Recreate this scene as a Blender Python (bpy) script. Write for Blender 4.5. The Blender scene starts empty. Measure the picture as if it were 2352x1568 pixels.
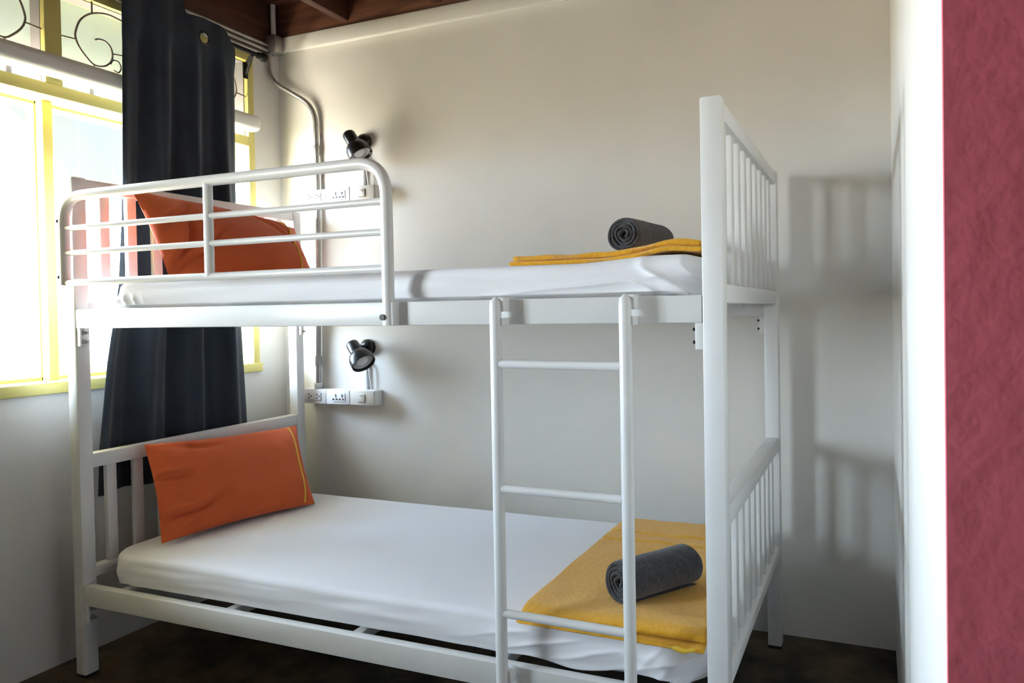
import bpy, bmesh, math, random
from mathutils import Vector, Matrix, noise
random.seed(7)
SC = bpy.context.scene
COL = SC.collection
PI = math.pi

# ------------------------------------------------------------------ materials
def lin(c):
    return tuple(((x/12.92) if x <= 0.04045 else ((x+0.055)/1.055)**2.4) for x in (v/255 for v in c))

def mat(name, col, rough=0.5, metal=0.0, spec=0.5, var=None, vscale=6.0, bump=0.0, bscale=80.0, bdetail=4.0,
        bdist=0.002, stretch=None, sheen=0.0, stain=None, stain_scale=1.2, stain_lo=.5, stain_hi=.75, coat=0.0):
    m = bpy.data.materials.new(name); m.use_nodes = True
    nt = m.node_tree; N = nt.nodes; Lk = nt.links
    b = N['Principled BSDF']
    b.inputs['Roughness'].default_value = rough
    b.inputs['Metallic'].default_value = metal
    b.inputs['Specular IOR Level'].default_value = spec
    b.inputs['Sheen Weight'].default_value = sheen
    b.inputs['Coat Weight'].default_value = coat
    tc = N.new('ShaderNodeTexCoord')
    vec = tc.outputs['Object']
    if stretch:
        mp = N.new('ShaderNodeMapping'); mp.inputs['Scale'].default_value = stretch
        Lk.new(vec, mp.inputs['Vector']); vec = mp.outputs['Vector']
    c4 = (*col, 1)
    b.inputs['Base Color'].default_value = c4
    out = None
    if var:
        nz = N.new('ShaderNodeTexNoise'); nz.inputs['Scale'].default_value = vscale; nz.inputs['Detail'].default_value = 6
        Lk.new(vec, nz.inputs['Vector'])
        rp = N.new('ShaderNodeValToRGB')
        rp.color_ramp.elements[0].position = .32; rp.color_ramp.elements[1].position = .68
        rp.color_ramp.elements[0].color = c4; rp.color_ramp.elements[1].color = (*var, 1)
        Lk.new(nz.outputs['Fac'], rp.inputs['Fac']); out = rp.outputs['Color']
    if stain:
        nz = N.new('ShaderNodeTexNoise'); nz.inputs['Scale'].default_value = stain_scale; nz.inputs['Detail'].default_value = 8
        nz.inputs['Roughness'].default_value = .65
        Lk.new(vec, nz.inputs['Vector'])
        rp = N.new('ShaderNodeMapRange'); rp.inputs['From Min'].default_value = stain_lo; rp.inputs['From Max'].default_value = stain_hi
        Lk.new(nz.outputs['Fac'], rp.inputs['Value'])
        mx = N.new('ShaderNodeMix'); mx.data_type = 'RGBA'
        Lk.new(rp.outputs['Result'], mx.inputs['Factor'])
        if out: Lk.new(out, mx.inputs['A'])
        else: mx.inputs['A'].default_value = c4
        mx.inputs['B'].default_value = (*stain, 1); out = mx.outputs['Result']
    if out: Lk.new(out, b.inputs['Base Color'])
    if bump:
        nz = N.new('ShaderNodeTexNoise'); nz.inputs['Scale'].default_value = bscale; nz.inputs['Detail'].default_value = bdetail
        Lk.new(vec, nz.inputs['Vector'])
        bp = N.new('ShaderNodeBump'); bp.inputs['Strength'].default_value = bump; bp.inputs['Distance'].default_value = bdist
        Lk.new(nz.outputs['Fac'], bp.inputs['Height']); Lk.new(bp.outputs['Normal'], b.inputs['Normal'])
    return m

def wood_mat(name, a, b_, scale=(2, 30, 30)):
    m = bpy.data.materials.new(name); m.use_nodes = True
    nt = m.node_tree; N = nt.nodes; Lk = nt.links; b = N['Principled BSDF']
    b.inputs['Roughness'].default_value = .55
    tc = N.new('ShaderNodeTexCoord'); mp = N.new('ShaderNodeMapping'); mp.inputs['Scale'].default_value = scale
    Lk.new(tc.outputs['Object'], mp.inputs['Vector'])
    nz = N.new('ShaderNodeTexNoise'); nz.inputs['Scale'].default_value = 1.6; nz.inputs['Detail'].default_value = 8; nz.inputs['Distortion'].default_value = .6
    Lk.new(mp.outputs['Vector'], nz.inputs['Vector'])
    rp = N.new('ShaderNodeValToRGB'); rp.color_ramp.elements[0].position = .35; rp.color_ramp.elements[1].position = .7
    rp.color_ramp.elements[0].color = (*a, 1); rp.color_ramp.elements[1].color = (*b_, 1)
    Lk.new(nz.outputs['Fac'], rp.inputs['Fac']); Lk.new(rp.outputs['Color'], b.inputs['Base Color'])
    bp = N.new('ShaderNodeBump'); bp.inputs['Strength'].default_value = .25; bp.inputs['Distance'].default_value = .002
    Lk.new(nz.outputs['Fac'], bp.inputs['Height']); Lk.new(bp.outputs['Normal'], b.inputs['Normal'])
    return m

def terry_mat(name, a, b_, bands=None):
    """towelling: fine looped pile, optional flat woven bands at given object-space y"""
    m = bpy.data.materials.new(name); m.use_nodes = True
    nt = m.node_tree; N = nt.nodes; Lk = nt.links; b = N['Principled BSDF']
    b.inputs['Roughness'].default_value = .95; b.inputs['Specular IOR Level'].default_value = .15
    b.inputs['Sheen Weight'].default_value = .35; b.inputs['Sheen Roughness'].default_value = .5
    tc = N.new('ShaderNodeTexCoord')
    n1 = N.new('ShaderNodeTexNoise'); n1.inputs['Scale'].default_value = 90; n1.inputs['Detail'].default_value = 5
    n2 = N.new('ShaderNodeTexNoise'); n2.inputs['Scale'].default_value = 420; n2.inputs['Detail'].default_value = 2
    for n in (n1, n2): Lk.new(tc.outputs['Object'], n.inputs['Vector'])
    ad = N.new('ShaderNodeMath'); ad.operation = 'ADD'
    Lk.new(n1.outputs['Fac'], ad.inputs[0]); Lk.new(n2.outputs['Fac'], ad.inputs[1])
    rp = N.new('ShaderNodeMapRange'); rp.inputs['From Min'].default_value = .75; rp.inputs['From Max'].default_value = 1.25
    Lk.new(ad.outputs[0], rp.inputs['Value'])
    mx = N.new('ShaderNodeMix'); mx.data_type = 'RGBA'; mx.inputs['A'].default_value = (*a, 1); mx.inputs['B'].default_value = (*b_, 1)
    Lk.new(rp.outputs['Result'], mx.inputs['Factor']); Lk.new(mx.outputs['Result'], b.inputs['Base Color'])
    bp = N.new('ShaderNodeBump'); bp.inputs['Strength'].default_value = .8; bp.inputs['Distance'].default_value = .003
    Lk.new(ad.outputs[0], bp.inputs['Height']); Lk.new(bp.outputs['Normal'], b.inputs['Normal'])
    return m

M = {}
M['wall'] = mat('wall_plaster', (.775, .745, .69), .85, spec=.25, var=(.725, .697, .645), vscale=3, bump=.25, bscale=25, bdist=.003)
M['wall_left'] = mat('wall_plaster_worn', (.72, .705, .665), .85, spec=.25, var=(.67, .655, .615), vscale=3, bump=.25, bscale=25, bdist=.003,
                     stain=(.55, .52, .46), stain_scale=2.5, stain_lo=.62, stain_hi=.85)
M['reveal'] = mat('reveal_cement_shade', (.30, .28, .28), .85, spec=.2, var=(.26, .245, .25), bump=.2, bscale=40)
M['red'] = mat('red_plaster', (.74, .155, .190), .72, spec=.3, var=(.66, .133, .165), vscale=2.5, bump=.55, bscale=34, bdetail=3, bdist=.004)
M['floor'] = mat('floor_cement', (.040, .032, .020), .7, spec=.35, var=(.125, .092, .050), vscale=9, bump=.2, bscale=30, stain=(.013, .012, .010), stain_scale=3.5, stain_lo=.45, stain_hi=.65)
M['wood'] = wood_mat('dark_wood', (.060, .022, .012), (.17, .065, .032))
M['wood2'] = wood_mat('joist_wood', (.050, .019, .011), (.12, .046, .025), scale=(30, 2, 30))
M['yellow'] = mat('yellow_paint', (.68, .60, .20), .45, spec=.4, var=(.64, .56, .185), vscale=8)
M['bar'] = mat('white_paint_beam', (.72, .71, .67), .55, spec=.3, var=(.68, .67, .63), vscale=5)
M['iron'] = mat('iron_grille', (.20, .18, .15), .6, spec=.3)
M['metal'] = mat('white_bed_paint', (.80, .80, .79), .32, spec=.5, var=(.77, .77, .76), vscale=9, bump=.04, bscale=300)
M['rubber'] = mat('black_rubber', (.012, .012, .012), .7)
M['dark'] = mat('dark_bolt', (.03, .028, .025), .45, metal=.6)
M['steel'] = mat('zinc_bolt', (.55, .54, .52), .35, metal=.9)
M['galv'] = mat('galvanised_steel', (.46, .45, .44), .36, metal=.75, var=(.36, .35, .34), vscale=20)
M['sheet'] = mat('white_sheet', (.83, .83, .86), .8, spec=.2, sheen=.1, bump=.12, bscale=350, bdist=.0006)
M['orange'] = mat('orange_cotton', (.68, .125, .040), .85, spec=.15, sheen=.15, var=(.62, .110, .035), vscale=7, bump=.2, bscale=400, bdist=.0006)
M['piping'] = mat('yellow_piping', (.80, .52, .06), .7, spec=.2)
M['curtain'] = mat('charcoal_curtain', (.026, .034, .046), .8, spec=.2, sheen=.12, var=(.031, .041, .055), vscale=10, bump=.15, bscale=350, bdist=.0006)
M['rod'] = mat('matt_black_metal', (.008, .008, .008), .65, spec=.25)
M['black'] = mat('black_plastic', (.008, .008, .009), .32, spec=.5)
M['terry_o'] = terry_mat('orange_terry', (.76, .365, .016), (.90, .47, .034))
M['terry_g'] = terry_mat('grey_terry', (.030, .030, .034), (.085, .085, .092))
M['socket'] = mat('white_plastic', (.82, .81, .80), .4, spec=.45)
M['switch'] = mat('ivory_plastic', (.64, .60, .52), .45, spec=.4)
M['hole'] = mat('socket_hole', (.01, .01, .012), .6)
M['lamp_in'] = mat('lamp_reflector', (.72, .71, .70), .3, spec=.6)
M['soffit'] = mat('cream_soffit', (.34, .34, .27), .8, spec=.2, var=(.32, .32, .25), vscale=3)
M['neigh'] = mat('slate_wall', (.0175, .0200, .0210), .8, spec=.1)
M['ground'] = mat('pale_concrete', (.6, .6, .58), .9)

def glass_mat():
    m = bpy.data.materials.new('window_glass'); m.use_nodes = True
    nt = m.node_tree; N = nt.nodes; N.clear()
    o = N.new('ShaderNodeOutputMaterial'); t = N.new('ShaderNodeBsdfTransparent'); t.inputs['Color'].default_value = (.96, .98, .97, 1)
    g = N.new('ShaderNodeBsdfGlossy'); g.inputs['Roughness'].default_value = .02
    mx = N.new('ShaderNodeMixShader'); mx.inputs['Fac'].default_value = .05
    nt.links.new(t.outputs[0], mx.inputs[1]); nt.links.new(g.outputs[0], mx.inputs[2]); nt.links.new(mx.outputs[0], o.inputs['Surface'])
    return m
M['glass'] = glass_mat()
def frost_mat():
    m = bpy.data.materials.new('cream_frosted_glass'); m.use_nodes = True
    nt = m.node_tree; b = nt.nodes['Principled BSDF']; o = nt.nodes['Material Output']
    b.inputs['Base Color'].default_value = (.64, .68, .60, 1); b.inputs['Roughness'].default_value = .35
    t = nt.nodes.new('ShaderNodeBsdfTranslucent'); t.inputs['Color'].default_value = (.46, .58, .66, 1)
    mx = nt.nodes.new('ShaderNodeMixShader'); mx.inputs['Fac'].default_value = .14
    nt.links.new(b.outputs[0], mx.inputs[1]); nt.links.new(t.outputs[0], mx.inputs[2]); nt.links.new(mx.outputs[0], o.inputs['Surface'])
    return m
M['frost'] = frost_mat()

# ------------------------------------------------------------------ mesh helpers
def finish(name, bm, m, parent=None, smooth=True, loc=None, angle=35):
    bmesh.ops.recalc_face_normals(bm, faces=bm.faces[:])
    me = bpy.data.meshes.new(name); bm.to_mesh(me); bm.free()
    me.materials.append(m)
    if smooth:
        for p in me.polygons: p.use_smooth = True
        try: me.set_sharp_from_angle(angle=math.radians(angle))
        except Exception: pass
    o = bpy.data.objects.new(name, me); COL.objects.link(o)
    if parent:
        o.parent = parent
        bpy_loc = parent.location
        o.matrix_parent_inverse = Matrix.Translation(-Vector(bpy_loc))
    if loc: o.location = loc
    return o

def tag(o, label=None, cat=None, group=None, kind=None):
    if label: o['label'] = label
    if cat: o['category'] = cat
    if group: o['group'] = group
    if kind: o['kind'] = kind
    return o

def thing(name, loc, label, cat, group=None):
    e = bpy.data.objects.new(name, None); COL.objects.link(e); e.location = loc; e.empty_display_size = .05
    return tag(e, label, cat, group)

def box(bm, x0, x1, y0, y1, z0, z1, bev=0.0, seg=2):
    r = bmesh.ops.create_cube(bm, size=1)
    vs = r['verts']
    bmesh.ops.scale(bm, vec=(x1-x0, y1-y0, z1-z0), verts=vs)
    bmesh.ops.translate(bm, vec=((x0+x1)/2, (y0+y1)/2, (z0+z1)/2), verts=vs)
    if bev:
        es = list({e for v in vs for e in v.link_edges})
        bmesh.ops.bevel(bm, geom=es, offset=bev, segments=seg, profile=.5, affect='EDGES')

def boxo(name, dims, m, parent=None, bev=.002, **k):
    bm = bmesh.new(); box(bm, *dims, bev=bev); return finish(name, bm, m, parent, **k)

def frame_from(d):
    d = Vector(d).normalized()
    a = Vector((0, 0, 1)) if abs(d.z) < .9 else Vector((1, 0, 0))
    u = d.cross(a).normalized(); v = u.cross(d).normalized()
    return d, u, v

def lathe(bm, p, axis, prof, n=32, caps=True):
    """prof: (r, h) pairs along axis from p"""
    d, u, v = frame_from(axis); p = Vector(p); rings = []
    for r, h in prof:
        rings.append([bm.verts.new(p+d*h+(u*math.cos(2*PI*i/n)+v*math.sin(2*PI*i/n))*max(r, 1e-5)) for i in range(n)])
    for a, b in zip(rings, rings[1:]):
        for i in range(n): bm.faces.new((a[i], a[(i+1) % n], b[(i+1) % n], b[i]))
    if caps:
        bm.faces.new(rings[0][::-1]); bm.faces.new(rings[-1])

def cyl(bm, a, b, r, n=20, bev=0.0):
    a = Vector(a); b = Vector(b); L = (b-a).length
    if bev: prof = [(r-bev, 0), (r-bev*.3, bev*.3), (r, bev), (r, L-bev), (r-bev*.3, L-bev*.3), (r-bev, L)]
    else: prof = [(r, 0), (r, L)]
    lathe(bm, a, b-a, prof, n)

def smooth_path(pts, n=8, closed=False):
    P = [Vector(p) for p in pts]; out = []
    for i in range(len(P)-1):
        p0 = P[max(i-1, 0)]; p1 = P[i]; p2 = P[i+1]; p3 = P[min(i+2, len(P)-1)]
        for k in range(n):
            t = k/n
            out.append(.5*((2*p1)+(p2-p0)*t+(2*p0-5*p1+4*p2-p3)*t*t+(3*p1-p0-3*p2+p3)*t**3))
    out.append(P[-1]); return out

def fillet(pts, r, n=8):
    """polyline with rounded corners"""
    P = [Vector(p) for p in pts]; out = [P[0]]
    for i in range(1, len(P)-1):
        a = (P[i-1]-P[i]); b = (P[i+1]-P[i]); ra = min(r, a.length*.49, b.length*.49)
        s = P[i]+a.normalized()*ra; e = P[i]+b.normalized()*ra
        for k in range(n+1):
            t = k/n; out.append((1-t)**2*s+2*t*(1-t)*P[i]+t*t*e)
    out.append(P[-1]); return out

def tube(bm, pts, r, n=14, flat=None):
    P = [Vector(p) for p in pts]; rings = []
    T = []
    for i in range(len(P)):
        t = (P[min(i+1, len(P)-1)]-P[max(i-1, 0)]).normalized(); T.append(t)
    _, u, v = frame_from(T[0])
    for i, p in enumerate(P):
        u = (u-T[i]*u.dot(T[i])).normalized(); v = T[i].cross(u)
        rr = r[i] if isinstance(r, (list, tuple)) else r
        rings.append([bm.verts.new(p+(u*math.cos(2*PI*k/n)+v*math.sin(2*PI*k/n))*rr) for k in range(n)])
    for a, b in zip(rings, rings[1:]):
        for i in range(n): bm.faces.new((a[i], a[(i+1) % n], b[(i+1) % n], b[i]))
    bm.faces.new(rings[0][::-1]); bm.faces.new(rings[-1])

def tubeo(name, pts, r, m, parent=None, n=14):
    bm = bmesh.new(); tube(bm, pts, r, n); return finish(name, bm, m, parent, angle=50)

def cylo(name, a, b, r, m, parent=None, n=20, bev=0.0):
    bm = bmesh.new(); cyl(bm, a, b, r, n, bev); return finish(name, bm, m, parent)

def ss(a, b, x):
    t = min(1, max(0, (x-a)/(b-a))); return t*t*(3-2*t)

# ------------------------------------------------------------------ room
XL, YB, XR, YR = -.1294, 1.034, 2.338, -.78
XF, YF, ZC = 4.3, -3.6, 2.44
def struct(o, label=None, cat=None):
    o['kind'] = 'structure'
    if label: o['label'] = label
    if cat: o['category'] = cat
    return o

struct(boxo('floor', (XL-.15, XF, YF, YB+.1, -.1, 0), M['floor'], bev=0), 'dark worn cement floor under the bunk bed', 'floor')
struct(boxo('wall_back', (XL-.15, XR+.12, YB, YB+.12, 0, 2.30), M['wall'], bev=0), 'off-white plaster wall behind the bunk bed', 'wall')
struct(boxo('wall_right', (XR, XR+.12, YR+.004, YB, 0, 2.31), M['wall'], bev=.004), 'narrow bright white wall beyond the foot of the bed', 'wall')
# red wall: slightly ragged painted edge
bm = bmesh.new(); box(bm, XR+.0005, XF, YR-.006, YR+.1, 0, ZC)
struct(finish('wall_partition', bm, M['red']), 'dark red rough-painted wall at the right edge', 'wall')
struct(boxo('wall_end', (XF, XF+.1, YF, YR, 0, ZC), M['reveal'], bev=0), 'plain grey wall at the far end of the room', 'wall')
struct(boxo('wall_front', (XL-.15, XF, YF-.1, YF, 0, ZC), M['wall'], bev=0), 'plain white wall opposite the bed', 'wall')

W1 = (-.175, .885); W2 = (-1.83, -1.08); WZ = (.868, 2.195)
bm = bmesh.new()
X0 = XL-.15
box(bm, X0, XL, YF, YB, 0, WZ[0]); box(bm, X0, XL, YF, YB, WZ[1], 2.27)
box(bm, X0, XL, W1[1], YB, WZ[0], WZ[1]); box(bm, X0, XL, W2[1], W1[0], WZ[0], WZ[1]); box(bm, X0, XL, YF, W2[0], WZ[0], WZ[1])
struct(finish('wall_left', bm, M['wall_left'], smooth=False), 'white plaster window wall, scuffed below the sill', 'wall')

# plank ceiling
bm = bmesh.new()
y = YF
while y < YB:
    box(bm, XL-.15, XF, y+.002, min(y+.118, YB+.1), ZC, ZC+.02, bev=.002, seg=1); y += .12
struct(finish('ceiling', bm, M['wood'], smooth=False), 'dark brown timber plank ceiling', 'ceiling')
bm = bmesh.new(); box(bm, XL-.15, XF, YF, YB+.1, ZC+.021, ZC+.06)
struct(finish('roof_deck', bm, M['wood'], smooth=False), 'timber boards above the ceiling planks', 'ceiling')
k = 0
x = .25-.45
while x < XF:
    struct(boxo('trim_%d' % (10+k), (x-.02, x+.02, YF, YB, 2.318, ZC-.001), M['wood2'], bev=.003), 'dark timber ceiling joist', 'joist')['group'] = 'ceiling joists'
    x += .452; k += 1
struct(boxo('trim_1', (XL, XR, YB-.03, YB, 2.236, 2.302), M['wall'], bev=.010), 'white plaster beam along the top of the back wall', 'beam')
struct(boxo('trim_2', (XL-.15, XF, YB-.022, YB+.1, 2.302, ZC-.001), M['wood'], bev=.002), 'dark timber board above the white beam', 'board')
struct(boxo('trim_3', (XL-.15, XL+.004, YF, YB-.024, 2.268, ZC-.001), M['wood2'], bev=.002), 'dark timber plate on top of the window wall', 'board')

# round white ledge running across the window at head height of the transom
bm = bmesh.new(); box(bm, XL-.004, XL+.064, -2.05, .872, 1.862, 1.928, bev=.022, seg=5)
struct(finish('trim_4', bm, M['bar'], angle=60), 'thick white rounded rail crossing the window below its upper panes', 'rail')

# ------------------------------------------------------------------ windows
def spiral(cy, cz, x, r0, r1, a0, turns, n=60, sy=1.0):
    return [Vector((x, cy+sy*(r0+(r1-r0)*i/n)*math.cos(a0+2*PI*turns*i/n), cz+(r0+(r1-r0)*i/n)*math.sin(a0+2*PI*turns*i/n))) for i in range(n+1)]

def window(name, y0, y1, label, ym):
    w = bpy.data.objects.new(name, None); COL.objects.link(w); w.location = (XL-.07, (y0+y1)/2, WZ[0])
    tag(w, label, 'window', None, 'structure')
    xo, xi = XL-.085, XL+.006; xg = XL-.004
    zt0, zt1 = 1.806, 1.846
    bm = bmesh.new()
    box(bm, xo, xi, y1-.033, y1, WZ[0]+.03, WZ[1]-.035, bev=.003); box(bm, xo, xi, y0, y0+.033, WZ[0]+.03, WZ[1]-.035, bev=.003)
    box(bm, xo, xi, y0, y1, WZ[1]-.035, WZ[1], bev=.003)
    finish('window_frame', bm, M['yellow'], w)
    boxo('window_sill', (xo-.03, xi+.006, y0-.01, y1+.01, WZ[0]-.004, WZ[0]+.033), M['yellow'], w, bev=.004)
    boxo('transom', (xo, xi, y0+.033, y1-.033, zt0, zt1), M['yellow'], w, bev=.003)
    boxo('mullion', (XL-.052, xi, ym-.010, ym+.044, zt1, WZ[1]-.035), M['yellow'], w, bev=.003)
    boxo('mullion', (XL-.088, XL-.060, ym+.018, ym+.050, WZ[0]+.033, zt0), M['yellow'], w, bev=.003)
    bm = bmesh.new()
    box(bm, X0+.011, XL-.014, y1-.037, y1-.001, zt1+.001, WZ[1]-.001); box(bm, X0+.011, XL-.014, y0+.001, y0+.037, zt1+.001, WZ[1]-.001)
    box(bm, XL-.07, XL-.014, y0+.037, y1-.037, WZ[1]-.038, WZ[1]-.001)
    box(bm, XL-.06, XL-.014, ym-.0115, ym+.0455, zt1+.001, WZ[1]-.038)  # grey sleeve paints shade onto the sides of the yellow mullion
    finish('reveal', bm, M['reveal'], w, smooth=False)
    # short spacer blocks and flat bar under the white rail
    # casement sashes: thin frames holding the panes
    for a, b in ((y0+.033, ym+.018), (ym+.050, y1-.033)):
        bm = bmesh.new(); xs0, xs1 = XL-.112, XL-.090; s = .008
        box(bm, xs0, xs1, a, a+s, WZ[0]+.033, zt0, bev=.002); box(bm, xs0, xs1, b-s, b, WZ[0]+.033, zt0, bev=.002)
        box(bm, xs0, xs1, a, b, WZ[0]+.033, WZ[0]+.045, bev=.002); box(bm, xs0, xs1, a, b, zt0-.012, zt0, bev=.002)
        sa = finish('sash', bm, M['yellow'], w)
        boxo('pane', (XL-.103, XL-.099, a+s, b-s, WZ[0]+.045, zt0-.012), M['glass'], sa, bev=0, smooth=False)
    boxo('frosted_pane', (X0+.004, X0+.010, y0+.012, y1-.012, 1.905, WZ[1]-.002), M['frost'], w, bev=0, smooth=False)
    # wrought iron scroll grilles in the upper lights
    for a, b in ((y0+.033, ym-.010), (ym+.044, y1-.033)):
        bm = bmesh.new()
        zb, zt = zt1+.001, WZ[1]-.036
        c = (a+b)/2
        tube(bm, [(xg, a, zb+.036), (xg, b, zb+.036)], .003, 8)
        right = b-a > .3
        SCR = ((.236, 2.128), (.205, 2.133), (.159, 2.136), (.106, 2.119), (.069, 2.086), (.052, 2.044), (.051, 2.019), (.062, 1.994), (.084, 1.969), (.110, 1.950),
               (.143, 1.954), (.166, 1.972), (.176, 1.995), (.172, 2.023), (.154, 2.041), (.131, 2.042), (.114, 2.034))
        for sgn in ((1, -1) if right else (-1,)):
            def sp(p, q): return (xg, (a+p) if sgn > 0 else (b-p), q)
            if right or sgn < 0:
                S = [q for q in SCR if right or q[0] < .150 and q[0] < b-a]
                if not right: S = [q for q in SCR[2:11]]
                tube(bm, smooth_path([sp(*q) for q in S], 6), .0034, 8)
                tube(bm, [sp(.003, 2.012), sp(.052, 2.016)], .003, 8)
                tube(bm, [sp(.108, 2.122), sp(.108, zt)], .003, 8)
                tube(bm, [sp(.110, 1.950), sp(.110, zb+.036)], .003, 8)
            if right:
                tube(bm, [sp(.175, 2.006), sp(.215, 2.012)], .003, 8)
                tube(bm, smooth_path([sp(.168, 1.968), sp(.178, 1.985), sp(.198, 1.985), sp(.206, 1.965), sp(.196, 1.948), sp(.180, 1.952)], 6), .003, 8)
        finish('grille', bm, M['iron'], w, angle=60)
        bm = bmesh.new()
        for yy in ([a+.106+.25*i for i in range(3)] if right else [b-.095]):
            box(bm, XL-.03, XL-.012, yy-.007, yy+.007, zt1-.001, zb+.036, bev=.001)
        finish('spacer_block', bm, M['reveal'], w)
    return w
window('window_1', W1[0], W1[1], 'yellow-framed window with scroll grilles beside the bed', .05)
window('window_2', W2[0], W2[1], 'second yellow-framed window further from the back wall', -1.47)
struct(boxo('sky_blocker', (X0-1.25, X0-.002, -2.7, -.80, 1.96, 2.0), M['soffit'], bev=.003), 'added cream slab blocking steep sky light above the second window', 'sky_blocker')  # unseen slab, added to cut steep sky light through the second window
# outside: roof overhang and a pale gable next door
struct(boxo('roof_eave', (X0-.85, X0-.002, YF, YB+2.0, 2.245, 2.31), M['soffit'], bev=.003), 'cream underside of the roof overhang outside the window', 'eave')
g = thing('neighbouring_house', (-4.8, 5.0, 0), 'neighbouring house with sloping eave, pale in the glare outside the window', 'house')
bm = bmesh.new()
prof = [(2.78, 3.16), (3.75, 2.22), (4.4, 2.22), (4.4, -.5), (9.0, -.5), (9.0, 4.4), (2.78, 4.4)]
vs = [bm.verts.new((-4.5, a, b)) for a, b in prof]; f = bm.faces.new(vs)
r = bmesh.ops.extrude_face_region(bm, geom=[f])
bmesh.ops.translate(bm, vec=(-.6, 0, 0), verts=[e for e in r['geom'] if isinstance(e, bmesh.types.BMVert)])
finish('gable_wall', bm, M['neigh'], g, smooth=False)

# ------------------------------------------------------------------ bunk bed
L, W, H, P = 2.0, .96, 1.531, .0435
bed = thing('bunk_bed', (L/2, W/2, 0), 'white metal bunk bed with slatted ends standing by the wall', 'bunk bed')
mt = M['metal']
for px in (0, L-P):
    for py in (0, W-P):
        po = boxo('post', (px, px+P, py, py+P, .008, H), mt, bed, bev=.004)
        boxo('rubber_foot', (px+.001, px+P-.001, py+.001, py+P-.001, 0, .010), M['rubber'], po, bev=.001)
for ex in (0, L-P):
    inner = ex == 0
    cx = ex+P/2
    for z0, z1 in ((1.490, 1.528), (1.110, 1.150), (.638, .682), (.300, .332)):
        boxo('end_rail', (cx-.019, cx+.019, P, W-P, z0, z1), mt, bed, bev=.003)
    for i in range(9):
        yc = W/2+(i-4)*.0925
        for z0, z1 in ((1.150, 1.490), (.332, .638)):
            boxo('slat', (cx-.009, cx+.009, yc-.0165, yc+.0165, z0-.002, z1+.002), mt, bed, bev=.003)
# side rails
for z0, z1 in ((1.0705, 1.128), (.2255, .2856)):
    boxo('side_rail', (P+.001 if False else .0445, L-P-.001, .0, .0275, z0, z1), mt, bed, bev=.003)
    boxo('side_rail', (.0445, L-P-.001, W-.0275, W, z0, z1), mt, bed, bev=.003)
    for xb in ((.185, .61, 1.045, 1.46, 1.875)):
        bm = bmesh.new(); box(bm, xb-.014, xb+.014, .028, W-.028, z1-.030, z1-.001, bev=.003)
        finish('cross_bar', bm, mt, bed)
# hook plates and bolts below the rails
for zr in (1.0705, .2255):
    for (xa, sg, yy) in ((P, 1, .005), (L-P, -1, .005), (P, 1, W-.03), (L-P, -1, W-.03)):
        x0, x1 = sorted((xa, xa+sg*.004))
        pl = boxo('bracket', (x0, x1, yy, yy+.028, zr-.055, zr+.0), mt, bed, bev=.001)
        bm = bmesh.new(); box(bm, *sorted((xa, xa+sg*.016)), yy-.002, yy+.003, zr-.055, zr, bev=.001)
        finish('bracket', bm, mt, bed)
        for dz in (.014, .041):
            b = (xa+sg*.004, yy+.016, zr-dz); e = (xa+sg*.024, yy+.016, zr-dz)
            bm = bmesh.new(); cyl(bm, b, e, .0035, 10); cyl(bm, b, (b[0]+sg*.006, b[1], b[2]), .008, 6)
            finish('bolt', bm, M['dark'] if xa > 1 else M['steel'], bed)
# guard rail
yg = -.0195
gp = fillet([(.033, yg, 1.200), (.033, yg, 1.466), (1.199, yg, 1.466), (1.199, yg, 1.0715)], .085, 10)
gr = tubeo('guard_rail', gp, .0148, mt, bed, 18)
for z, r in ((1.371, .0085), (1.297, .0085), (1.208, .0105)):
    x0 = .026 if z > 1.25 else .022
    cylo('guard_bar', (x0, yg, z), (1.199, yg, z), r, mt, gr, 14)
cylo('guard_upright', (.6195, yg, 1.208), (.6195, yg, 1.466), .0125, mt, gr, 16)
for z in (1.393, 1.225):
    cylo('bolt', (.019, yg-.008, z), (.008, yg-.008, z), .006, M['dark'], gr, 10)
cylo('bolt', (1.192, yg-.0135, 1.091), (1.192, yg-.0185, 1.091), .0075, M['dark'], gr, 12)
boxo('mount_plate', (1.206, 1.216, yg-.008, -.0005, 1.072, 1.127), mt, gr, bev=.001)

# ladder hooked over the upper side rail
lad = thing('bunk_ladder', (1.65, -.03, 0), 'white tube ladder hooked on the upper rail of the bunk bed', 'ladder')
yl = -.033
for xs, sd in ((1.4965, 1), (1.8015, 1)):
    bm = bmesh.new()
    tube(bm, [(xs, yl, .0), (xs, yl, .02), (xs, yl, 1.110), (xs, yl+.001, 1.122), (xs, yl+.006, 1.130)], [.0125, .0135, .0135, .0125, .006], 18)
    finish('stile', bm, mt, lad, angle=50)
    # hook: flat strap over the rail
    bm = bmesh.new()
    box(bm, xs+.0, xs+.020, yl, .031, 1.1285, 1.1315, bev=.0008); box(bm, xs+.0, xs+.020, .0283, .031, 1.095, 1.131, bev=.0008)
    box(bm, xs+.010, xs+.018, yl-.003, -.0005, 1.068, 1.086, bev=.001); box(bm, xs+.010, xs+.020, yl, -.0005, 1.100, 1.129, bev=.001)
    finish('hook', bm, mt, lad)
    bm = bmesh.new(); box(bm, xs+.009, xs+.022, yl, -.0005, .262, .290, bev=.001)
    finish('hook', bm, mt, lad)
for z in (.983, .703, .421, .141):
    cylo('rung', (1.497, yl, z), (1.801, yl, z-.002), .0098, mt, lad, 16)

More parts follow.
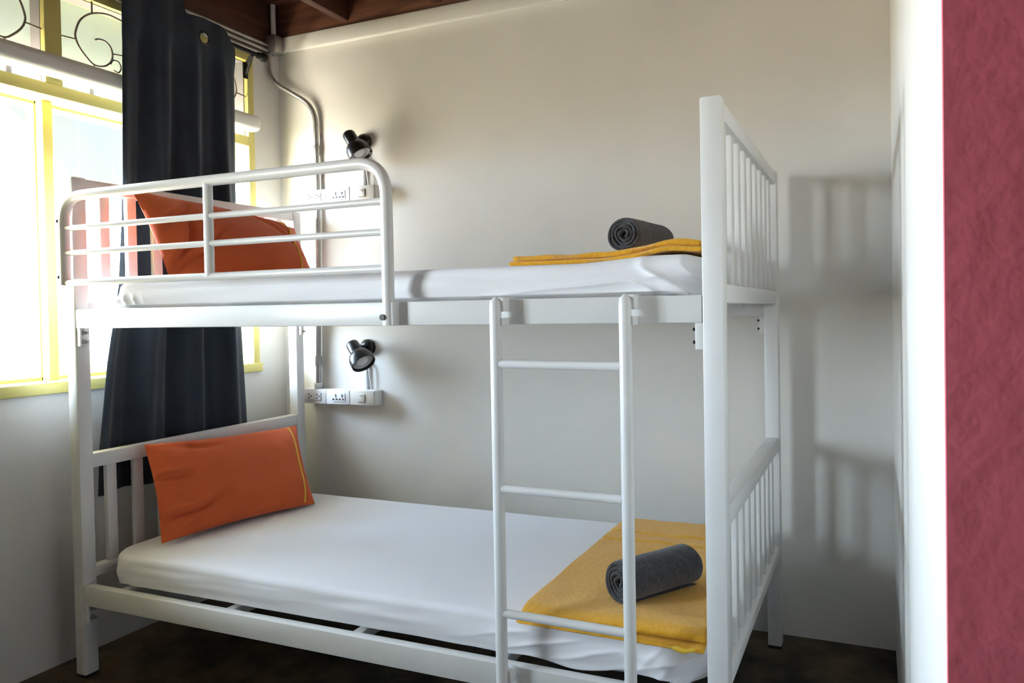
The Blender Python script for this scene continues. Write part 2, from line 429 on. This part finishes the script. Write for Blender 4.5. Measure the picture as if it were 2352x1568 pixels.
# ------------------------------------------------------------------ mattresses (fitted sheet, gathered corners)
def mattress(name, x0, x1, y0, y1, z0, z1, label, fold=None, hump=None, rc=.09, re=.03, droop=None):
    bm = bmesh.new()
    N_ = 1000
    # rounded rectangle perimeter
    def peri(t):
        a, b = x1-x0, y1-y0; r = rc
        segs = [a-2*r, PI*r/2, b-2*r, PI*r/2, a-2*r, PI*r/2, b-2*r, PI*r/2]
        s = t*sum(segs); k = 0
        while k < 7 and s > segs[k]: s -= segs[k]; k += 1
        cs = [(x1-r, y0+r), (x1-r, y1-r), (x0+r, y1-r), (x0+r, y0+r)]
        if k == 0: return Vector((x0+r+s, y0)), Vector((0, -1))
        if k == 2: return Vector((x1, y0+r+s)), Vector((1, 0))
        if k == 4: return Vector((x1-r-s, y1)), Vector((0, 1))
        if k == 6: return Vector((x0, y1-r-s)), Vector((-1, 0))
        c = cs[(k-1)//2]; a0 = {1: -PI/2, 3: 0, 5: PI/2, 7: PI}[k]; an = a0+s/r
        n = Vector((math.cos(an), math.sin(an))); return Vector(c)+n*r, n
    # profile: (outward offset, z, tag) bottom->side->top edge->inner rings
    prof = [(-.05, 0, 0), (-.02, 0.0, 0), (-.006, .006, .1)]
    T = z1-z0
    for i in range(1, 26): prof.append((.006*math.sin(PI*i/26), .006+(T-re-.006)*i/26, i/26))
    for i in range(0, 7):
        a = PI/2*i/6; prof.append((-re+re*math.cos(a), T-re+re*math.sin(a), 1))
    rings = []
    ysp = (y0+y1)/2; sx0, sx1 = x0+.4, x1-.4
    per = [peri(i/N_) for i in range(N_)]
    def topz(x, y):
        dz = .006*math.sin(PI*(x-x0)/(x1-x0))*math.sin(PI*min(1, max(0, (y-y0)/(y1-y0))))
        dz += .0025*noise.noise(Vector((x*4, y*5, z0)))
        if hump: dz += hump(x, y)
        return dz
    for off, dz, tg in prof:
        ring = []
        for p, n in per:
            q = p+n*off; zz = z0+dz
            if tg == 1: zz += topz(q.x, q.y)
            else: zz += topz(q.x, q.y)*max(0, tg)
            if fold and tg > 0:
                d, ddz = fold(q.x, q.y, tg, n); q = q+n*d; zz += ddz
            elif droop: zz += droop(q.x, q.y)
            ring.append(bm.verts.new((q.x, q.y, zz)))
        rings.append(ring)
    for kx in range(1, 8):
        ring = []; f = kx/8
        for p, n in per:
            q0 = p-n*re; sp = Vector((min(sx1, max(sx0, q0.x)), ysp))
            q = q0.lerp(sp, f); ring.append(bm.verts.new((q.x, q.y, z1+topz(q.x, q.y))))
        rings.append(ring)
    for a, b in zip(rings, rings[1:]):
        for i in range(N_): bm.faces.new((a[i], a[(i+1) % N_], b[(i+1) % N_], b[i]))
    bm.faces.new(rings[0][::-1])
    ring = rings[-1]; f = 1
    cen = []
    bm.faces.new(ring)
    o = finish(name, bm, M['sheet'], angle=75)
    return tag(o, label, 'mattress')

def ridge(q):
    return (1-abs(math.sin(PI*q)))**1.6

def fold_low(x, y, t, n):
    d = 0; dz = 0
    front = max(0, -n.y)
    m = ss(1.25, 1.55, x)*front
    s = (1-t)
    wv = .5*noise.noise(Vector((x*3, t*1.2, 1)))
    env = .35+.65*math.sin(PI*min(1, t*1.02))
    d += m*.0075*ridge(t*1.9-x*6.5+wv)*env*(.6+.8*max(0, noise.noise(Vector((x*5, t, 7)))+.3))
    mc = ss(1.72, 1.88, x)*front
    d += mc*.0060*ridge(t*1.6-x*17+wv)
    d += front*.004*noise.noise(Vector((x*6, t*3-x*2, 4)))
    # gathers at the head corners
    c = ss(.35, .12, x)
    d += c*front*.003*math.sin(2*PI*x*14)*(1-t)
    # slack hem
    hem = max(0, 1-t*1.6)
    dz += -hem*front*(.012*math.exp(-((x-1.66)/.055)**2)-.010*math.exp(-((x-1.76)/.04)**2))
    dz += -hem*m*.002*math.sin(2*PI*x*7)
    return d, dz

def fold_up(x, y, t, n):
    d = 0; dz = 0
    front = max(0, -n.y)
    m = ss(1.1, 1.7, x)*front
    wv = .5*noise.noise(Vector((x*2.5, t, 2)))
    d += m*.0055*ridge(t*1.5-x*2.2+wv)
    mr = ss(1.76, 1.86, x)*front
    d += mr*.012*ridge(x*13+t*1.1+wv)
    c = ss(.36, .16, x)
    d += c*.009*ridge(x*26+t*.5)*ss(.85, .30, t)*(front+.3)
    d += front*.003*noise.noise(Vector((x*5, t*2+x, 9)))
    foot = max(0, n.x)*ss(1.6, 1.9, x)
    dz += -.03*foot*(1-t)*math.exp(-((y-.30)/.40)**2)
    return d, dz

def hump_up(x, y):
    return .010*ss(1.66, 1.86, x)*ss(1.97, 1.90, x)
def hump_low(x, y):
    return -.004*ss(.3, .9, y)

mattress('mattress', .088, 1.952, .034, .865, .289, .381, 'white sheeted mattress on the lower bunk', fold_low, hump_low, rc=.10, re=.020)
mattress('mattress', .135, 1.952, .034, .925, 1.130, 1.206, 'white sheeted mattress on the upper bunk behind the guard rail', fold_up, hump_up, rc=.09, re=.022)

# ------------------------------------------------------------------ pillows
def pillow(label, BL, BR, TR, TL, T, seed, creases, pip_u=.905, bow=(.012, .012)):
    BL, BR, TR, TL = map(Vector, (BL, BR, TR, TL))
    nrm = ((BR-BL)+(TR-TL)).cross((TL-BL)+(TR-BR)).normalized()
    if nrm.x < 0: nrm = -nrm
    n = 72; mth = 52
    bm = bmesh.new()
    def core(u, v):
        # pull the edges in between the pointed corners
        uu = u+(.5-u)*2*.018*math.sin(PI*v)*abs(2*u-1)**3
        vv = v+(.5-v)*2*.030*math.sin(PI*u)*abs(2*v-1)**3
        return (BL*(1-uu)*(1-vv)+BR*uu*(1-vv)+TR*uu*vv+TL*(1-uu)*vv)
    def hgt(u, v):
        ue = u
        a = max(0, 1-abs(2*ue-1)**(2.4 if u < .5 else 5)); b = max(0, 1-abs(2*v-1)**2.2)
        h = T*(a**.62)*(b**.55)
        if u > pip_u: h *= 1-.45*ss(pip_u, pip_u+.02, u)
        return h
    def surf(u, v, s):
        p = core(u, v); h = hgt(u, v)
        w = 0
        if s > 0:
            for (cu, cv, ang, ln, wd, dep) in creases:
                du, dv = (u-cu), (v-cv)*.6
                al = du*math.cos(ang)+dv*math.sin(ang); ac = -du*math.sin(ang)+dv*math.cos(ang)
                ac += .015*math.sin(al*18)
                f = math.exp(-(ac/wd)**2)*math.exp(-(al/ln)**4)
                w += -dep*f+dep*.5*math.exp(-((ac-wd*2)/wd)**2)*math.exp(-(al/ln)**4)
            e = min(1, hgt(u, v)/(T*.5))
            w *= e
        w += .0045*noise.noise(Vector((u*3.2+seed, v*3.2, s*2)))*min(1, h/.02)
        w += .0016*noise.noise(Vector((u*11+seed, v*9, s*2)))*min(1, h/.02)
        return p+nrm*s*(h+w)
    g = {}
    for s in (1, -1):
        for i in range(n+1):
            for j in range(mth+1):
                edge = i in (0, n) or j in (0, mth)
                if edge and s == -1: g[(i, j, s)] = g[(i, j, 1)]; continue
                g[(i, j, s)] = bm.verts.new(surf(i/n, j/mth, s) if not edge else core(i/n, j/mth))
        for i in range(n):
            for j in range(mth):
                q = [g[(i, j, s)], g[(i+1, j, s)], g[(i+1, j+1, s)], g[(i, j+1, s)]]
                bm.faces.new(q if s > 0 else q[::-1])
    o = finish('pillow', bm, M['orange'], angle=80)
    tag(o, label, 'pillow')
    pts = [surf(pip_u+.004*math.sin(v*9), v, 1)+nrm*.001 for v in [i/40 for i in range(1, 40)]]
    tubeo('piping', pts, .0032, M['piping'], o, 8)['label'] = 'yellow piping near the open end'
    return o

pillow('orange pillow leaning on the slats of the lower bunk', (.212, .135, .392), (.325, .690, .388), (.095, .850, .648), (.098, .172, .690), .058, 3.0,
       [(.12, .21, .20, .20, .016, .016), (.10, .12, .15, .12, .014, .009), (.07, .60, .06, .10, .016, .013), (.30, .86, .1, .15, .02, .006), (.10, .06, .5, .1, .014, .009), (.22, .88, -.1, .12, .016, .006)])
pillow('orange pillow behind the guard rail of the upper bunk', (.335, .085, 1.222), (.385, .660, 1.222), (.105, .855, 1.452), (.085, .160, 1.512), .060, 8.0,
       [(.10, .20, 1.10, .26, .016, .016), (.16, .16, .70, .28, .015, .012), (.14, .62, .9, .16, .02, .010), (.78, .60, -.8, .3, .02, .007), (.83, .70, -.9, .22, .015, .007)], pip_u=.865)

# ------------------------------------------------------------------ towels
def slab(bm, A, B, C_, D, t, seed, nx=110, ny=190, und=.002, lift=None, redge=.5, bands=False, bottom_gap=0):
    """quad A(front left) B(front right) C(back right) D(back left), thickness t"""
    A, B, C_, D = map(Vector, (A, B, C_, D))
    g = {}
    for s in (1, 0):
        for i in range(nx+1):
            for j in range(ny+1):
                u, v = i/nx, j/ny
                eu = (min(u, 1-u))*(B-A).length; ev = (min(v, 1-v))*(D-A).length
                wob = .004*noise.noise(Vector((u*5, v*5, seed)))
                p = A*(1-u)*(1-v)+B*u*(1-v)+C_*u*v+D*(1-u)*v
                d = min(eu, ev); r = t*.55
                k = math.sqrt(max(0, 1-(1-min(1, d/r))**2)) if r > 0 else 1
                h = t*(.5+.5*k) if s else t*(.5-.5*k)
                zz = h+und*noise.noise(Vector((u*6+seed, v*7, .3)))*(1 if s else .0)
                if bands and s:
                    for c, wdt in ((.80, .012), (.70, .010)):
                        zz -= .0050*(1-ss(wdt, wdt+.006, abs(v-c)))
                    for c, wdt in ((.80, .010), (.88, .010)):
                        zz -= .0050*(1-ss(wdt*.7, wdt*.7+.008, abs(u+.25*(v-.9)-c)))*ss(.66, .70, v)
                q = p+Vector((wob if i in (0, nx) else 0, wob if j in (0, ny) else 0, zz))
                if lift: q.z += lift(q.x, q.y)
                edge = i in (0, nx) or j in (0, ny)
                if edge and s == 0: g[(i, j, s)] = g[(i, j, 1)]; continue
                g[(i, j, s)] = bm.verts.new(q)
        for i in range(nx):
            for j in range(ny):
                q = [g[(i, j, s)], g[(i+1, j, s)], g[(i+1, j+1, s)], g[(i, j+1, s)]]
                bm.faces.new(q if s else q[::-1])

def drape_low(x, y):
    return -.015*ss(.075, .02, y)-.004*ss(.3, .9, y)
bm = bmesh.new()
slab(bm, (1.500, .030, .3835), (1.945, .026, .3835), (1.935, .852, .3835), (1.495, .840, .3835), .010, 1, und=.001, lift=drape_low)
slab(bm, (1.508, .034, .3940), (1.945, .042, .3940), (1.935, .850, .3940), (1.502, .838, .3940), .015, 2, und=.004, lift=drape_low, bands=True)
tw = finish('folded_towel', bm, M['terry_o'], angle=80)
tag(tw, 'orange folded towel spread over the foot of the lower bunk', 'towel')
bm = bmesh.new(); tube(bm, smooth_path([(1.865, .022, .3775), (1.885, .012, .382), (1.905, .014, .378), (1.925, .022, .380)], 6), [.003]*6+[.0055]*7+[.0045]*6, 8)
finish('care_loop', bm, M['piping'], tw)

def lift_up(x, y):
    return .016*ss(1.70, 1.88, x)*(.6+.4*math.sin(9*y))+.006*math.exp(-((x-1.86)/.05)**2)
bm = bmesh.new()
slab(bm, (1.462, .10, 1.2085), (1.938, .10, 1.2085), (1.938, .86, 1.2085), (1.470, .86, 1.2085), .012, 5, und=.001, lift=lift_up)
slab(bm, (1.475, .095, 1.2210), (1.930, .115, 1.2210), (1.935, .86, 1.2210), (1.480, .86, 1.2210), .013, 6, und=.005, lift=lift_up)
tag(finish('folded_towel', bm, M['terry_o'], angle=80), 'orange folded towel seen edge-on, lying on the upper mattress', 'towel')

def roll(label, c, ax, ln, R, seed, flat=.92):
    """one towel rolled to a spiral"""
    d = Vector(ax).normalized(); up = Vector((0, 0, 1)); side = d.cross(up).normalized(); up = side.cross(d)
    bm = bmesh.new()
    turns = 4.0; n = 150; pitch = (R-.010)/turns; secs = []
    for k, (s, sh, ins) in enumerate(((-.5, .55, 0), (-.485, .80, 0), (-.455, .95, 0), (-.3, .985, 0), (-.1, .985, 0), (.1, .985, 0), (.3, .985, 0), (.455, .95, 0), (.485, .80, 0), (.5, .55, 0))):
        outer, inner = [], []
        for i in range(n+1):
            th = 2*PI*turns*i/n
            rm = .008+pitch*turns*i/n          # mid radius
            t = pitch*sh*(1 if i < n*.97 else (1-(i-n*.97)/(n*.03))*.8+.2)
            wob = .0022*noise.noise(Vector((math.cos(th)*1.5+seed, math.sin(th)*1.5, s*2.5+i*.01)))
            e = 0.0
            for lst, rr in ((outer, rm+t/2+wob), (inner, rm-t/2+wob)):
                a = th+seed
                shift = (.5-i/n)*.012*(1 if s > 0 else -1) if abs(s) > .47 else 0
                lst.append(Vector(c)+d*(s*ln+ (.010*(1 if s > 0 else -1)*noise.noise(Vector((th*.6, seed, s)))) )+side*(rr*math.cos(a))+up*(rr*math.sin(a)*flat))
        secs.append([bm.verts.new(p) for p in outer+inner[::-1]])
    m_ = len(secs[0])
    for a, b in zip(secs, secs[1:]):
        for i in range(m_): bm.faces.new((a[i], a[(i+1) % m_], b[(i+1) % m_], b[i]))
    for sec in (secs[0], secs[-1]):
        for i in range(n):
            j = m_-1-i
            bm.faces.new((sec[i], sec[i+1], sec[j-1], sec[j]))
    o = finish('rolled_towel', bm, M['terry_g'], angle=60)
    return tag(o, label, 'towel')
roll('grey rolled towel on the lower bunk, lying across an orange towel', (1.785, .225, .4585), (.56, .83, .0), .225, .056, -1.2)
roll('grey rolled towel on the upper bunk, spiral end showing', (1.722, .370, 1.2880), (.13, .99, .0), .23, .048, -1.3)

# ------------------------------------------------------------------ curtain and rod
XC = -.046
cu = thing('curtain', (XC, .45, .53), 'charcoal blackout curtain hanging between window and headboard', 'curtain')
bm = bmesh.new()
nu, nv = 220, 420
def cur_edge(z):
    def lerp(tb, z):
        for (za, a), (zb, b) in zip(tb, tb[1:]):
            if z >= zb: return a+(b-a)*(z-za)/(zb-za)
        return tb[-1][1]
    l = lerp(((2.30, .236), (2.12, .230), (2.02, .233), (1.55, .215), (1.2, .185), (.95, .14), (.68, .108), (.53, .100)), z)
    r = lerp(((2.30, .698), (2.12, .706), (2.02, .720), (1.62, .717), (1.2, .728), (.67, .748), (.53, .752)), z)
    return l, r
def cur_top(u):
    # scalloped heading between eyelets
    y = .245+.47*u
    hi = 2.262
    lo = 2.205
    base = hi-(hi-lo)*ss(.475, .50, y)
    dip = .012*(1-math.cos((y-.475)/.235*2*PI))*.5 if y > .49 else .01*math.sin(y*30)
    return base+dip-.055*ss(.66, .715, y)
def cur_x(u, z):
    w = (2.25-z)/1.7
    a = .024*(math.sin(2*PI*(u*3.55+.12)+.35*math.sin(z*1.5))+.25*math.sin(2*PI*(u*8.3)+z*.7))
    a *= .55+.45*ss(2.0, 1.2, z); a = a*(1-.75*ss(2.02, 2.13, z))+.0155*ss(2.02, 2.13, z)
    a += .003*noise.noise(Vector((u*9, z*2, 5)))
    return XC+a
grid = []
for j in range(nv+1):
    row = []
    for i in range(nu+1):
        u = i/nu; zt = cur_top(u); z = .53+(zt-.53)*(1-j/nv) + (0 if j < nv else 0)
        l, r = cur_edge(z)
        y = l+(r-l)*u
        row.append(bm.verts.new((cur_x(u, z), y, z)))
    grid.append(row)
ring_u, ring_z = .70, 2.1695
for j in range(nv):
    for i in range(nu):
        c = (grid[j][i].co+grid[j+1][i+1].co)/2
        if ((c.y-.558)**2+(c.z-2.140)**2) < .0200**2: continue
        bm.faces.new((grid[j][i], grid[j][i+1], grid[j+1][i+1], grid[j+1][i]))
bmesh.ops.delete(bm, geom=[v for v in bm.verts if not v.link_faces], context='VERTS')
cm = finish('curtain_cloth', bm, M['curtain'], cu, angle=180)
so = cm.modifiers.new('thickness', 'SOLIDIFY'); so.thickness = .0022; so.offset = 0
bm = bmesh.new()
xr_ = cur_x(.69, 2.140)
pts = [(xr_+.001, .558+.0220*math.cos(2*PI*i/28), 2.140+.0220*math.sin(2*PI*i/28)) for i in range(29)]
tube(bm, pts, .0042, 8); finish('eyelet', bm, M['black'], cu, angle=60)
bm = bmesh.new()
pts = [(XC-.002, .258+.0165*math.cos(2*PI*i/28)*.35, 2.150+.018*math.sin(2*PI*i/28)) for i in range(29)]
tube(bm, pts, .0042, 8); finish('eyelet', bm, M['black'], cu, angle=60)

rod = thing('curtain_rod', (XC, .4, 2.165), 'black metal curtain rod above the window', 'curtain rod')
cylo('pole', (XC, -.95, 2.166), (XC, .835, 2.166), .0085, M['rod'], rod, 16)
bm = bmesh.new(); lathe(bm, (XC, .832, 2.166), (0, 1, 0), [(.0085, 0), (.013, .002), (.013, .008), (.009, .012), (.015, .018), (.019, .028), (.017, .040), (.009, .048), (.003, .050)], 20)
finish('finial', bm, M['rod'], rod)
bm = bmesh.new()
tube(bm, [(XL+.003, .845, 2.150), (XL+.012, .845, 2.150), (XC, .800, 2.160)], .0045, 8)
box(bm, XL, XL+.006, .833, .857, 2.085, 2.150, bev=.001)
tube(bm, [(XL+.006, .846, 2.100), (XC, .806, 2.156)], .0055, 8)
finish('bracket', bm, M['rod'], rod)

# ------------------------------------------------------------------ conduits
cd = thing('conduit', (.06, 1.015, .79), 'galvanised conduit pipe bending from the corner down the back wall', 'conduit pipe')
pts = fillet([(-.114, .966, 2.225), (-.116, .968, 2.110), (.084, 1.016, 1.985), (.087, 1.016, 1.627)], .075, 10)
tubeo('pipe', pts, .0105, M['galv'], cd, 16)
tubeo('pipe', [(.0865, 1.016, 1.5605), (.078, 1.016, 1.2), (.068, 1.016, .792)], .0105, M['galv'], cd, 16)
for z in (1.80, .90):
    xx = .086 if z > 1.5 else .0705
    bm = bmesh.new(); cyl(bm, (xx, 1.016, z-.022), (xx, 1.016, z+.022), .0135, 16, .003); finish('coupling', bm, M['galv'], cd)
bm = bmesh.new(); cyl(bm, (.0685, 1.014, .784), (.0685, 1.014, .806), .0165, 16, .003); finish('connector', bm, M['socket'], cd)

jb = thing('junction_box', (-.10, .985, 2.25), 'small grey metal junction box in the top corner', 'junction box')
boxo('housing', (XL+.004, XL+.056, .955, 1.004, 2.222, 2.300), M['galv'], jb, bev=.004)
boxo('cover', (XL+.056, XL+.060, .957, 1.002, 2.226, 2.296), M['galv'], jb, bev=.002)
tag(cylo('conduit', (-.106, .985, 2.296), (-.106, .985, 2.437), .0105, M['bar'], None, 16), 'white painted pipe rising from the junction box to the ceiling', 'conduit pipe')
for i, (zz, lb) in enumerate(((2.212, 'lowest'), (2.235, 'middle'), (2.257, 'topmost'))):
    o = cylo('conduit', (XL+.012, -1.7, zz), (XL+.012, .955, zz), .0095, M['galv'], None, 14)
    tag(o, '%s of three parallel grey conduits along the window wall top' % lb, 'conduit pipe', 'conduits along the window wall')

# ------------------------------------------------------------------ socket boxes
def socket_unit(zc, x0, label, n_first):
    yf = YB-.052; h = .031
    t = thing('socket_box', (x0+.19, YB, zc-h), label, 'wall socket', 'socket boxes')
    boxo('housing', (x0, x0+.371, yf+.004, YB, zc-h, zc+h), M['socket'], t, bev=.003)
    for k in range(3):
        a = x0+.002+k*.1235; b = a+.120
        m = M['socket'] if k < 2 else M['switch']
        pl = boxo('switch_plate' if k == 2 else 'socket_plate', (a, b, yf-.004, yf+.005, zc-h+.001, zc+h-.001), m, t, bev=.0025)
        if k == 2: pl['label'] = 'ivory switch plate'
        c = (a+b)/2
        bm = bmesh.new()
        if k == 0:
            for sx in (-.022, .022):
                for dx, dz in ((-.007, .008), (-.007, -.006), (.005, .001)):
                    lathe(bm, (c+sx+dx, yf-.0055, zc+dz), (0, 1, 0), [(.0028, 0), (.0028, .004)], 10)
            box(bm, c+.0355, c+.0375, yf-.0052, yf-.002, zc-.016, zc+.016); box(bm, c-.036, c+.0375, yf-.0052, yf-.002, zc-.017, zc-.0155)
        elif k == 1:
            for i in range(4): box(bm, c-.022+i*.0165-.004, c-.022+i*.0165+.004, yf-.0055, yf-.002, zc-.012, zc-.006)
            for i in (0, 1):
                lathe(bm, (c-.010+i*.033, yf-.0055, zc+.009), (0, 1, 0), [(.0030, 0), (.0030, .004)], 10)
                box(bm, c-.011+i*.033, c-.009+i*.033, yf-.0055, yf-.002, zc-.001, zc+.008)
            box(bm, c+.0375, c+.0390, yf-.0052, yf-.002, zc-.016, zc+.016); box(bm, c-.02, c+.0375, yf-.0052, yf-.002, zc-.020, zc-.0188)
        else:
            box(bm, c-.016, c+.016, yf-.0085, yf-.002, zc-.016, zc+.016, bev=.002)
            finish('rocker_switch', bm, M['switch'], pl)
            bm = bmesh.new(); box(bm, c+.004, c+.007, yf-.0092, yf-.008, zc+.004, zc+.013); box(bm, c-.008, c+.002, yf-.0092, yf-.008, zc+.010, zc+.0125)
            for q in (-1, 1): box(bm, c+q*.0172-.0008, c+q*.0172+.0008, yf-.0048, yf-.003, zc-.017, zc+.017)
            box(bm, c-.017, c+.017, yf-.0048, yf-.003, zc-.0178, zc-.0165)
            finish('switch_marking', bm, M['reveal'], pl, smooth=False); continue
        finish('socket_hole', bm, M['hole'], pl, smooth=False)['label'] = 'dark socket holes'
    return t
socket_unit(.752, .0150, 'white triple socket box above the lower bunk pillow', 0)
socket_unit(1.594, .0380, 'white triple socket box seen through the guard rail', 1)

# ------------------------------------------------------------------ reading lamps
CAM = Vector((2.2808, -1.4938, 1.1020))
def lamp(base, head_off, tow, label, zbox, xdrop, base_r=.034):
    bx, bz = base
    t = thing('wall_lamp', (bx, YB, bz), label, 'wall lamp', 'black reading lamps')
    bm = bmesh.new(); lathe(bm, (bx, YB, bz), (0, -1, 0), [(base_r, 0), (base_r, .012), (base_r-.004, .020), (base_r-.012, .027), (.010, .030)], 32)
    finish('base', bm, M['black'], t)
    hp = Vector((bx+head_off[0], YB-.085, bz+head_off[1]))      # pivot of the head
    bm = bmesh.new(); tube(bm, smooth_path([(bx, YB-.022, bz), (bx-.004, YB-.050, bz+.002), hp], 6), .0095, 12)
    lathe(bm, hp+Vector((0, .012, 0)), (0, -1, 0), [(.012, 0), (.015, .003), (.015, .020), (.012, .024)], 16)
    finish('arm', bm, M['black'], t)
    # head axis: down to the right in the view, partly facing the room
    view = (CAM-hp).normalized()
    rgt = Vector((.926, .376, 0)); dn = Vector((0, 0, -1))
    ax = (tow*view+math.sqrt(1-tow*tow)*(rgt*.50+dn*.87)).normalized()
    # start so that the pivot is mid-body
    s = hp-ax*.050
    prof = [(.004, 0), (.016, .001), (.023, .006), (.0265, .014), (.0265, .056), (.030, .060), (.040, .070), (.047, .086), (.0495, .108), (.0495, .120), (.043, .120), (.040, .108), (.030, .085), (.020, .072), (.001, .070)]
    bm = bmesh.new(); lathe(bm, s, ax, prof[:10]+[(.0460, .1205), (.0415, .110)], 36, caps=False)
    finish('lamp_shade', bm, M['black'], t)
    bm = bmesh.new(); lathe(bm, s, ax, [(.0420, .111), (.036, .098), (.026, .082), (.014, .074), (.001, .073)], 32, caps=False)
    finish('reflector', bm, M['lamp_in'], t)
    bm = bmesh.new(); lathe(bm, s, ax, [(.010, .074), (.012, .084), (.022, .094), (.027, .104), (.022, .110), (.010, .113), (.001, .1135)], 24, caps=False)
    finish('bulb', bm, M['lamp_in'], t)
    # white cable cover and a thin cord down to the socket box
    bm = bmesh.new(); box(bm, xdrop-.009, xdrop+.009, YB-.014, YB, zbox, bz-.02, bev=.003)
    finish('cable_cover', bm, M['socket'], t)
    bm = bmesh.new(); tube(bm, smooth_path([(bx+.004, YB-.006, bz-.03), (xdrop+.016, YB-.012, bz-.07), (xdrop+.022, YB-.016, (bz+zbox)/2), (xdrop+.030, YB-.012, zbox)], 8), .0028, 8)
    finish('cord', bm, M['socket'], t)
    return t
lamp((.3214, .9591), (.004, -.012), .50, 'black reading lamp over the lower bunk, showing its bulb', .783, .310)
lamp((.3243, 1.8131), (.008, -.016), .22, 'black reading lamp over the upper bunk, pointing down', 1.625, .318)

# ------------------------------------------------------------------ light: daylight through the windows
wd = bpy.data.worlds.new('World'); SC.world = wd; wd.use_nodes = True
nt = wd.node_tree; N = nt.nodes; N.clear()
out = N.new('ShaderNodeOutputWorld'); bg = N.new('ShaderNodeBackground')
tc = N.new('ShaderNodeTexCoord'); sx = N.new('ShaderNodeSeparateXYZ'); nt.links.new(tc.outputs['Generated'], sx.inputs[0])
rp = N.new('ShaderNodeValToRGB')
mr = N.new('ShaderNodeMapRange'); mr.inputs['From Min'].default_value = -1; mr.inputs['From Max'].default_value = 1
nt.links.new(sx.outputs['Z'], mr.inputs['Value']); nt.links.new(mr.outputs['Result'], rp.inputs['Fac'])
e = rp.color_ramp.elements
e[0].position = 0; e[0].color = (.42, .375, .305, 1)
e[1].position = 1; e[1].color = (.50, .62, .85, 1)
for pos, c in ((.47, (.50, .455, .385, 1)), (.505, (.82, .92, 1.05, 1)), (.62, (.66, .82, 1.06, 1))):
    q = e.new(pos); q.color = c
nt.links.new(rp.outputs['Color'], bg.inputs['Color']); bg.inputs['Strength'].default_value = 40.0
nt.links.new(bg.outputs[0], out.inputs['Surface'])
for nm, (a, b) in (('window_portal', W1), ('window_portal', W2)):
    ld = bpy.data.lights.new(nm, 'AREA'); ld.shape = 'RECTANGLE'; ld.size = WZ[1]-WZ[0]; ld.size_y = b-a
    ld.cycles.is_portal = True
    lo = bpy.data.objects.new(nm, ld); COL.objects.link(lo)
    lo.location = (X0-.005, (a+b)/2, (WZ[0]+WZ[1])/2)
    lo.rotation_euler = (0, -PI/2, 0)      # faces the room (+X)

# ------------------------------------------------------------------ camera
cam = bpy.data.cameras.new('camera'); co = bpy.data.objects.new('camera', cam); COL.objects.link(co); SC.camera = co
cam.sensor_fit = 'HORIZONTAL'; cam.sensor_width = 36
cam.lens = 1688.639/2352*36
cam.shift_x = -142.98/2352; cam.shift_y = -44.18/2352
cam.clip_start = .02
r = Vector((.92632821, .37633196, -.01703842)); u = Vector((.00927076, .02244195, .99970516)); f = Vector((-.37660338, .92621305, -.01729973))
co.matrix_world = Matrix(((r.x, u.x, -f.x, CAM.x), (r.y, u.y, -f.y, CAM.y), (r.z, u.z, -f.z, CAM.z), (0, 0, 0, 1)))

vs = SC.view_settings
vs.view_transform = 'Standard'; vs.look = 'None'; vs.gamma = 1; vs.use_curve_mapping = False; vs.exposure = 1.0
SC.cycles.use_denoising = True
SC.cycles.use_adaptive_sampling = True; SC.cycles.adaptive_threshold = .04
SC.cycles.max_bounces = 6; SC.cycles.diffuse_bounces = 4; SC.cycles.glossy_bounces = 3; SC.cycles.transparent_max_bounces = 12
